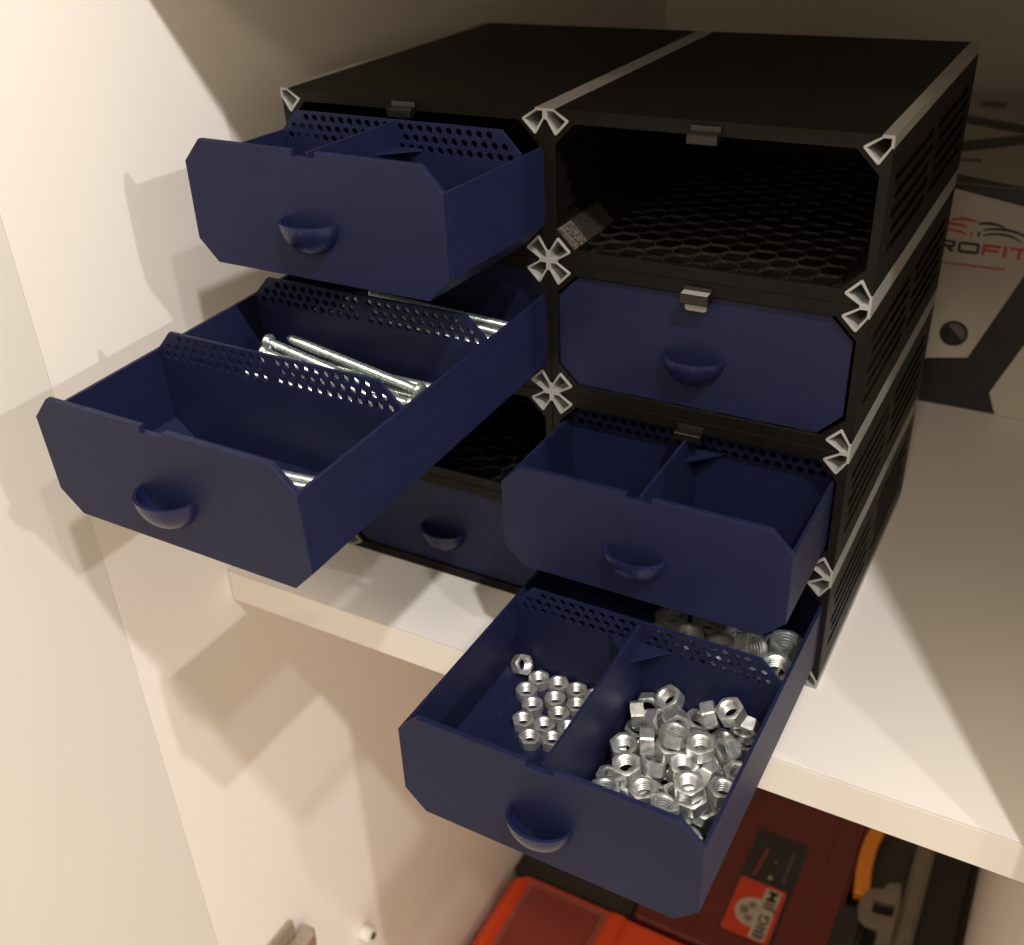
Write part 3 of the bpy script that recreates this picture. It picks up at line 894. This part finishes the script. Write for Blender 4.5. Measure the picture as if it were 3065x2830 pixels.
# ------------------------------------------------------------------ things in the compartment below
LT, LB = -0.500, -0.620
KS = (0.30934 + 0.500) / (0.30934 + 0.360)
LX = lambda x: 0.29944 + KS * (x - 0.29944)
LY = lambda y: -0.34174 + KS * (y + 0.34174)
M['orange'] = plain('orange_red_plastic', (0.66, 0.060, 0.010), 0.34, nscale=40, var=0.06)
M['lid'] = plain('smoked_red_lid', (0.23, 0.034, 0.026), 0.22, nscale=30, var=0.08)
M['lid_edge'] = plain('smoked_lid_edge', (0.30, 0.075, 0.055), 0.28)
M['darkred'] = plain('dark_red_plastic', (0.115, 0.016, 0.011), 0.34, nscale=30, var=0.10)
M['label_black'] = plain('black_sticker', (0.016, 0.014, 0.012), 0.35)
M['label_red'] = plain('red_sticker', (0.52, 0.040, 0.014), 0.40)
M['label_grey'] = plain('grey_sticker', (0.40, 0.36, 0.28), 0.45, nscale=300, var=0.2)
M['yellow'] = plain('amber_plastic', (0.72, 0.23, 0.012), 0.35)
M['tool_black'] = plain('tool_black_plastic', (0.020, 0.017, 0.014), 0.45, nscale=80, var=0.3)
M['smoke'] = plain('smoked_grey_plastic', (0.17, 0.14, 0.10), 0.35, nscale=80, var=0.15)

oc = empty('organizer_case', (LX(0.112), LY(0.03), LB))
tag(oc, 'orange organiser case with smoked red lid window, under the shelf at the bottom edge', 'organiser case')
ox, oy = -LX(0.112), -LY(0.03)
def rel(name, x0, x1, y0, y1, z0, z1, mat, parent, rx, ry, bev=0.001, seg=2):
    return link(name, box_mesh(name, LX(x0) + rx, LX(x1) + rx, LY(y0) + ry, LY(y1) + ry, z0 - LB, z1 - LB, bev, seg), mat, parent)
def rrect(x0, x1, y0, y1, r=0.002, n=4):
    pts = []
    for cx, cy, a0 in ((x1 - r, y0 + r, -90), (x1 - r, y1 - r, 0), (x0 + r, y1 - r, 90), (x0 + r, y0 + r, 180)):
        for k in range(n + 1):
            a = math.radians(a0 + 90 * k / n)
            pts.append((cx + r * math.cos(a), cy + r * math.sin(a)))
    return pts
link('case_body', plate_mesh('case_body', [rrect(0.0245, 0.205, -0.045, 0.1078, 0.013, 8)], LT - LB - 0.0030, lambda u, v, t: (LX(u) + ox, LY(v) + oy, 0.0002 + t), bev=0.0035, bseg=4), M['orange'], oc)
rel('lid_rim', 0.0275, 0.0368, -0.040, 0.1020, LT - 0.0065, LT + 0.001, M['orange'], oc, ox, oy, 0.0025, 3)
rel('lid_border', 0.0372, 0.1020, -0.040, 0.1050, LT - 0.0060, LT - 0.0022, M['lid_edge'], oc, ox, oy, 0.0012)
rel('lid_window', 0.0420, 0.0970, -0.036, 0.0995, LT - 0.0030, LT - 0.0008, M['lid'], oc, ox, oy, 0.0008)
rel('latch_bar', 0.1030, 0.1145, -0.040, 0.1065, LT - 0.0060, LT + 0.0010, M['orange'], oc, ox, oy, 0.0018, 3)

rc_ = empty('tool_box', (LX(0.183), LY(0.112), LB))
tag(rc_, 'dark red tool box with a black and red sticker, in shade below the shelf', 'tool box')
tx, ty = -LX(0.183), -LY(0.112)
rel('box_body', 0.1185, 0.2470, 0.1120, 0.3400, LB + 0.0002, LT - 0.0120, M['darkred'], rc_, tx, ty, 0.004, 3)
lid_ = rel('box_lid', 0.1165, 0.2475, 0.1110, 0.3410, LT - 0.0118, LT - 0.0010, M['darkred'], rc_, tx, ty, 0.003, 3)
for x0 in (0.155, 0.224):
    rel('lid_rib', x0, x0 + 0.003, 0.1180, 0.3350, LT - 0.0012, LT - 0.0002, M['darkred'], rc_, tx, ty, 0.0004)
def sticker(name, loops, mat, z):
    return link(name, plate_mesh(name, loops, 0.00025, lambda u, v, t: (LX(u) + tx, LY(v) + ty, z - LB + t)), mat, rc_)
def rrect(x0, x1, y0, y1, r=0.002, n=4):
    pts = []
    for cx, cy, a0 in ((x1 - r, y0 + r, -90), (x1 - r, y1 - r, 0), (x0 + r, y1 - r, 90), (x0 + r, y0 + r, 180)):
        for k in range(n + 1):
            a = math.radians(a0 + 90 * k / n)
            pts.append((cx + r * math.cos(a), cy + r * math.sin(a)))
    return pts
sticker('black_sticker', [rrect(0.1735, 0.2125, 0.1290, 0.2265)], M['label_black'], LT - 0.0009)
sticker('red_sticker', [rrect(0.1752, 0.2092, 0.1300, 0.1780)], M['label_red'], LT - 0.0006)
sticker('grey_plate', [rrect(0.1950, 0.2060, 0.1312, 0.1760, 0.001)], M['label_grey'], LT - 0.0003)
dome = [(0.1952, 0.1400), (0.1952, 0.1645)] + [(0.1925 + 0.0130 * math.cos(math.radians(a)), 0.1515 + 0.0125 * math.sin(math.radians(a))) for a in range(95, 266, 12)]
sticker('grey_emblem', [dome], M['label_grey'], LT - 0.0003)
for cx, cy, r in ((0.1860, 0.1510, 0.0034), (0.1905, 0.1570, 0.0028), (0.1905, 0.1455, 0.0028)):
    sticker('emblem_shade', [ngon(cx, cy, r, 16)], M['smoke'], LT - 0.0001)
sticker('white_spot', [ngon(0.1945, 0.1855, 0.0015, 12)], M['label_grey'], LT - 0.0006)
sticker('white_spot', [ngon(0.1940, 0.2002, 0.0011, 12)], M['lid_edge'], LT - 0.0006)
sticker('sticker_line', [[(0.1818, 0.1825), (0.1838, 0.1825), (0.1866, 0.2105), (0.1846, 0.2105)]], M['lid'], LT - 0.0006)
sticker('sticker_line', [[(0.2035, 0.1850), (0.2042, 0.1850), (0.2042, 0.2150), (0.2035, 0.2150)]], M['ink_grey'], LT - 0.0006)
fc = bpy.data.curves.new('sticker_text', 'FONT')
fc.body = 'BIG JIM'
fc.size = 0.0098 * KS
fc.offset = 0.00022
fc.extrude = 0.0001
fc.align_x = 'CENTER'
fo = bpy.data.objects.new('sticker_text', fc)
tm = bpy.data.meshes.new_from_object(fo)
bpy.data.objects.remove(fo)
tm.materials.clear()
xs = [v.co.x for v in tm.vertices]
sx = 0.0415 * KS / (max(xs) - min(xs))
for v in tm.vertices:
    v.co.x *= sx
link('sticker_text', tm, M['label_black'], rc_, loc=(LX(0.2042) + tx, LY(0.1536) + ty, LT - LB + 0.0001), rot=(0, 0, math.pi / 2))

sb_ = empty('dark_gap_box', (LX(0.07), LY(0.21), LB))  # dark box added to blacken the gap behind the organiser case
tag(sb_, 'black box added to fill the dark gap behind the orange organiser case', 'storage box')
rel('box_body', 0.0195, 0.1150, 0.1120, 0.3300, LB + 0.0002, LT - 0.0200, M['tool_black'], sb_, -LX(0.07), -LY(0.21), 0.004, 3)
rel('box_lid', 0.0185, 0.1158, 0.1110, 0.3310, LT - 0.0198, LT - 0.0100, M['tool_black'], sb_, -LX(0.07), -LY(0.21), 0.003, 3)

tl = empty('tool_holder', (LX(0.288), LY(0.24), LB))
tag(tl, 'black tool with amber handle strip and grey clip, under the shelf by the right wall', 'tool')
hx_, hy_ = -LX(0.288), -LY(0.24)
rel('tool_body', 0.2500, 0.3270, 0.1150, 0.3800, LB + 0.0002, LT - 0.0160, M['tool_black'], tl, hx_, hy_, 0.006, 3)
rel('tool_block', 0.2400, 0.2640, 0.1200, 0.1930, LT - 0.0400, LT - 0.0030, M['tool_black'], tl, hx_, hy_, 0.004, 3)
rel('side_panel', 0.2835, 0.2965, 0.1200, 0.3600, LT - 0.0170, LT - 0.0040, M['smoke'], tl, hx_, hy_, 0.003, 3)
am = []
for k in range(9):
    f_ = k / 8
    am.append((0.2512 - 0.0065 * math.sin(f_ * 2.6) + 0.0035 * f_, 0.2018 + 0.078 * f_))
am = am + [(x + 0.0108, y + 0.002) for x, y in am[::-1]]
link('amber_strip', plate_mesh('amber_strip', [am], 0.010, lambda u, v, t: (LX(u) + hx_, LY(v) + hy_, LT - LB - 0.0110 + t), bev=0.0012, bseg=3), M['yellow'], tl)
ringo = [(0.2566, 0.1897), (0.2588, 0.2041), (0.2640, 0.2095), (0.2690, 0.2100), (0.2720, 0.2185), (0.2800, 0.2218), (0.2830, 0.2050), (0.2832, 0.1700), (0.2740, 0.1655), (0.2735, 0.1770), (0.2640, 0.1775), (0.2590, 0.1810)]
link('grey_clip', plate_mesh('grey_clip', [ringo, [(0.2661, 0.1995), (0.2797, 0.2020), (0.2803, 0.1909), (0.2663, 0.1882)]], 0.006, lambda u, v, t: (LX(u) + hx_, LY(v) + hy_, LT - LB - 0.0030 + t), bev=0.0008, bseg=2), M['smoke'], tl)
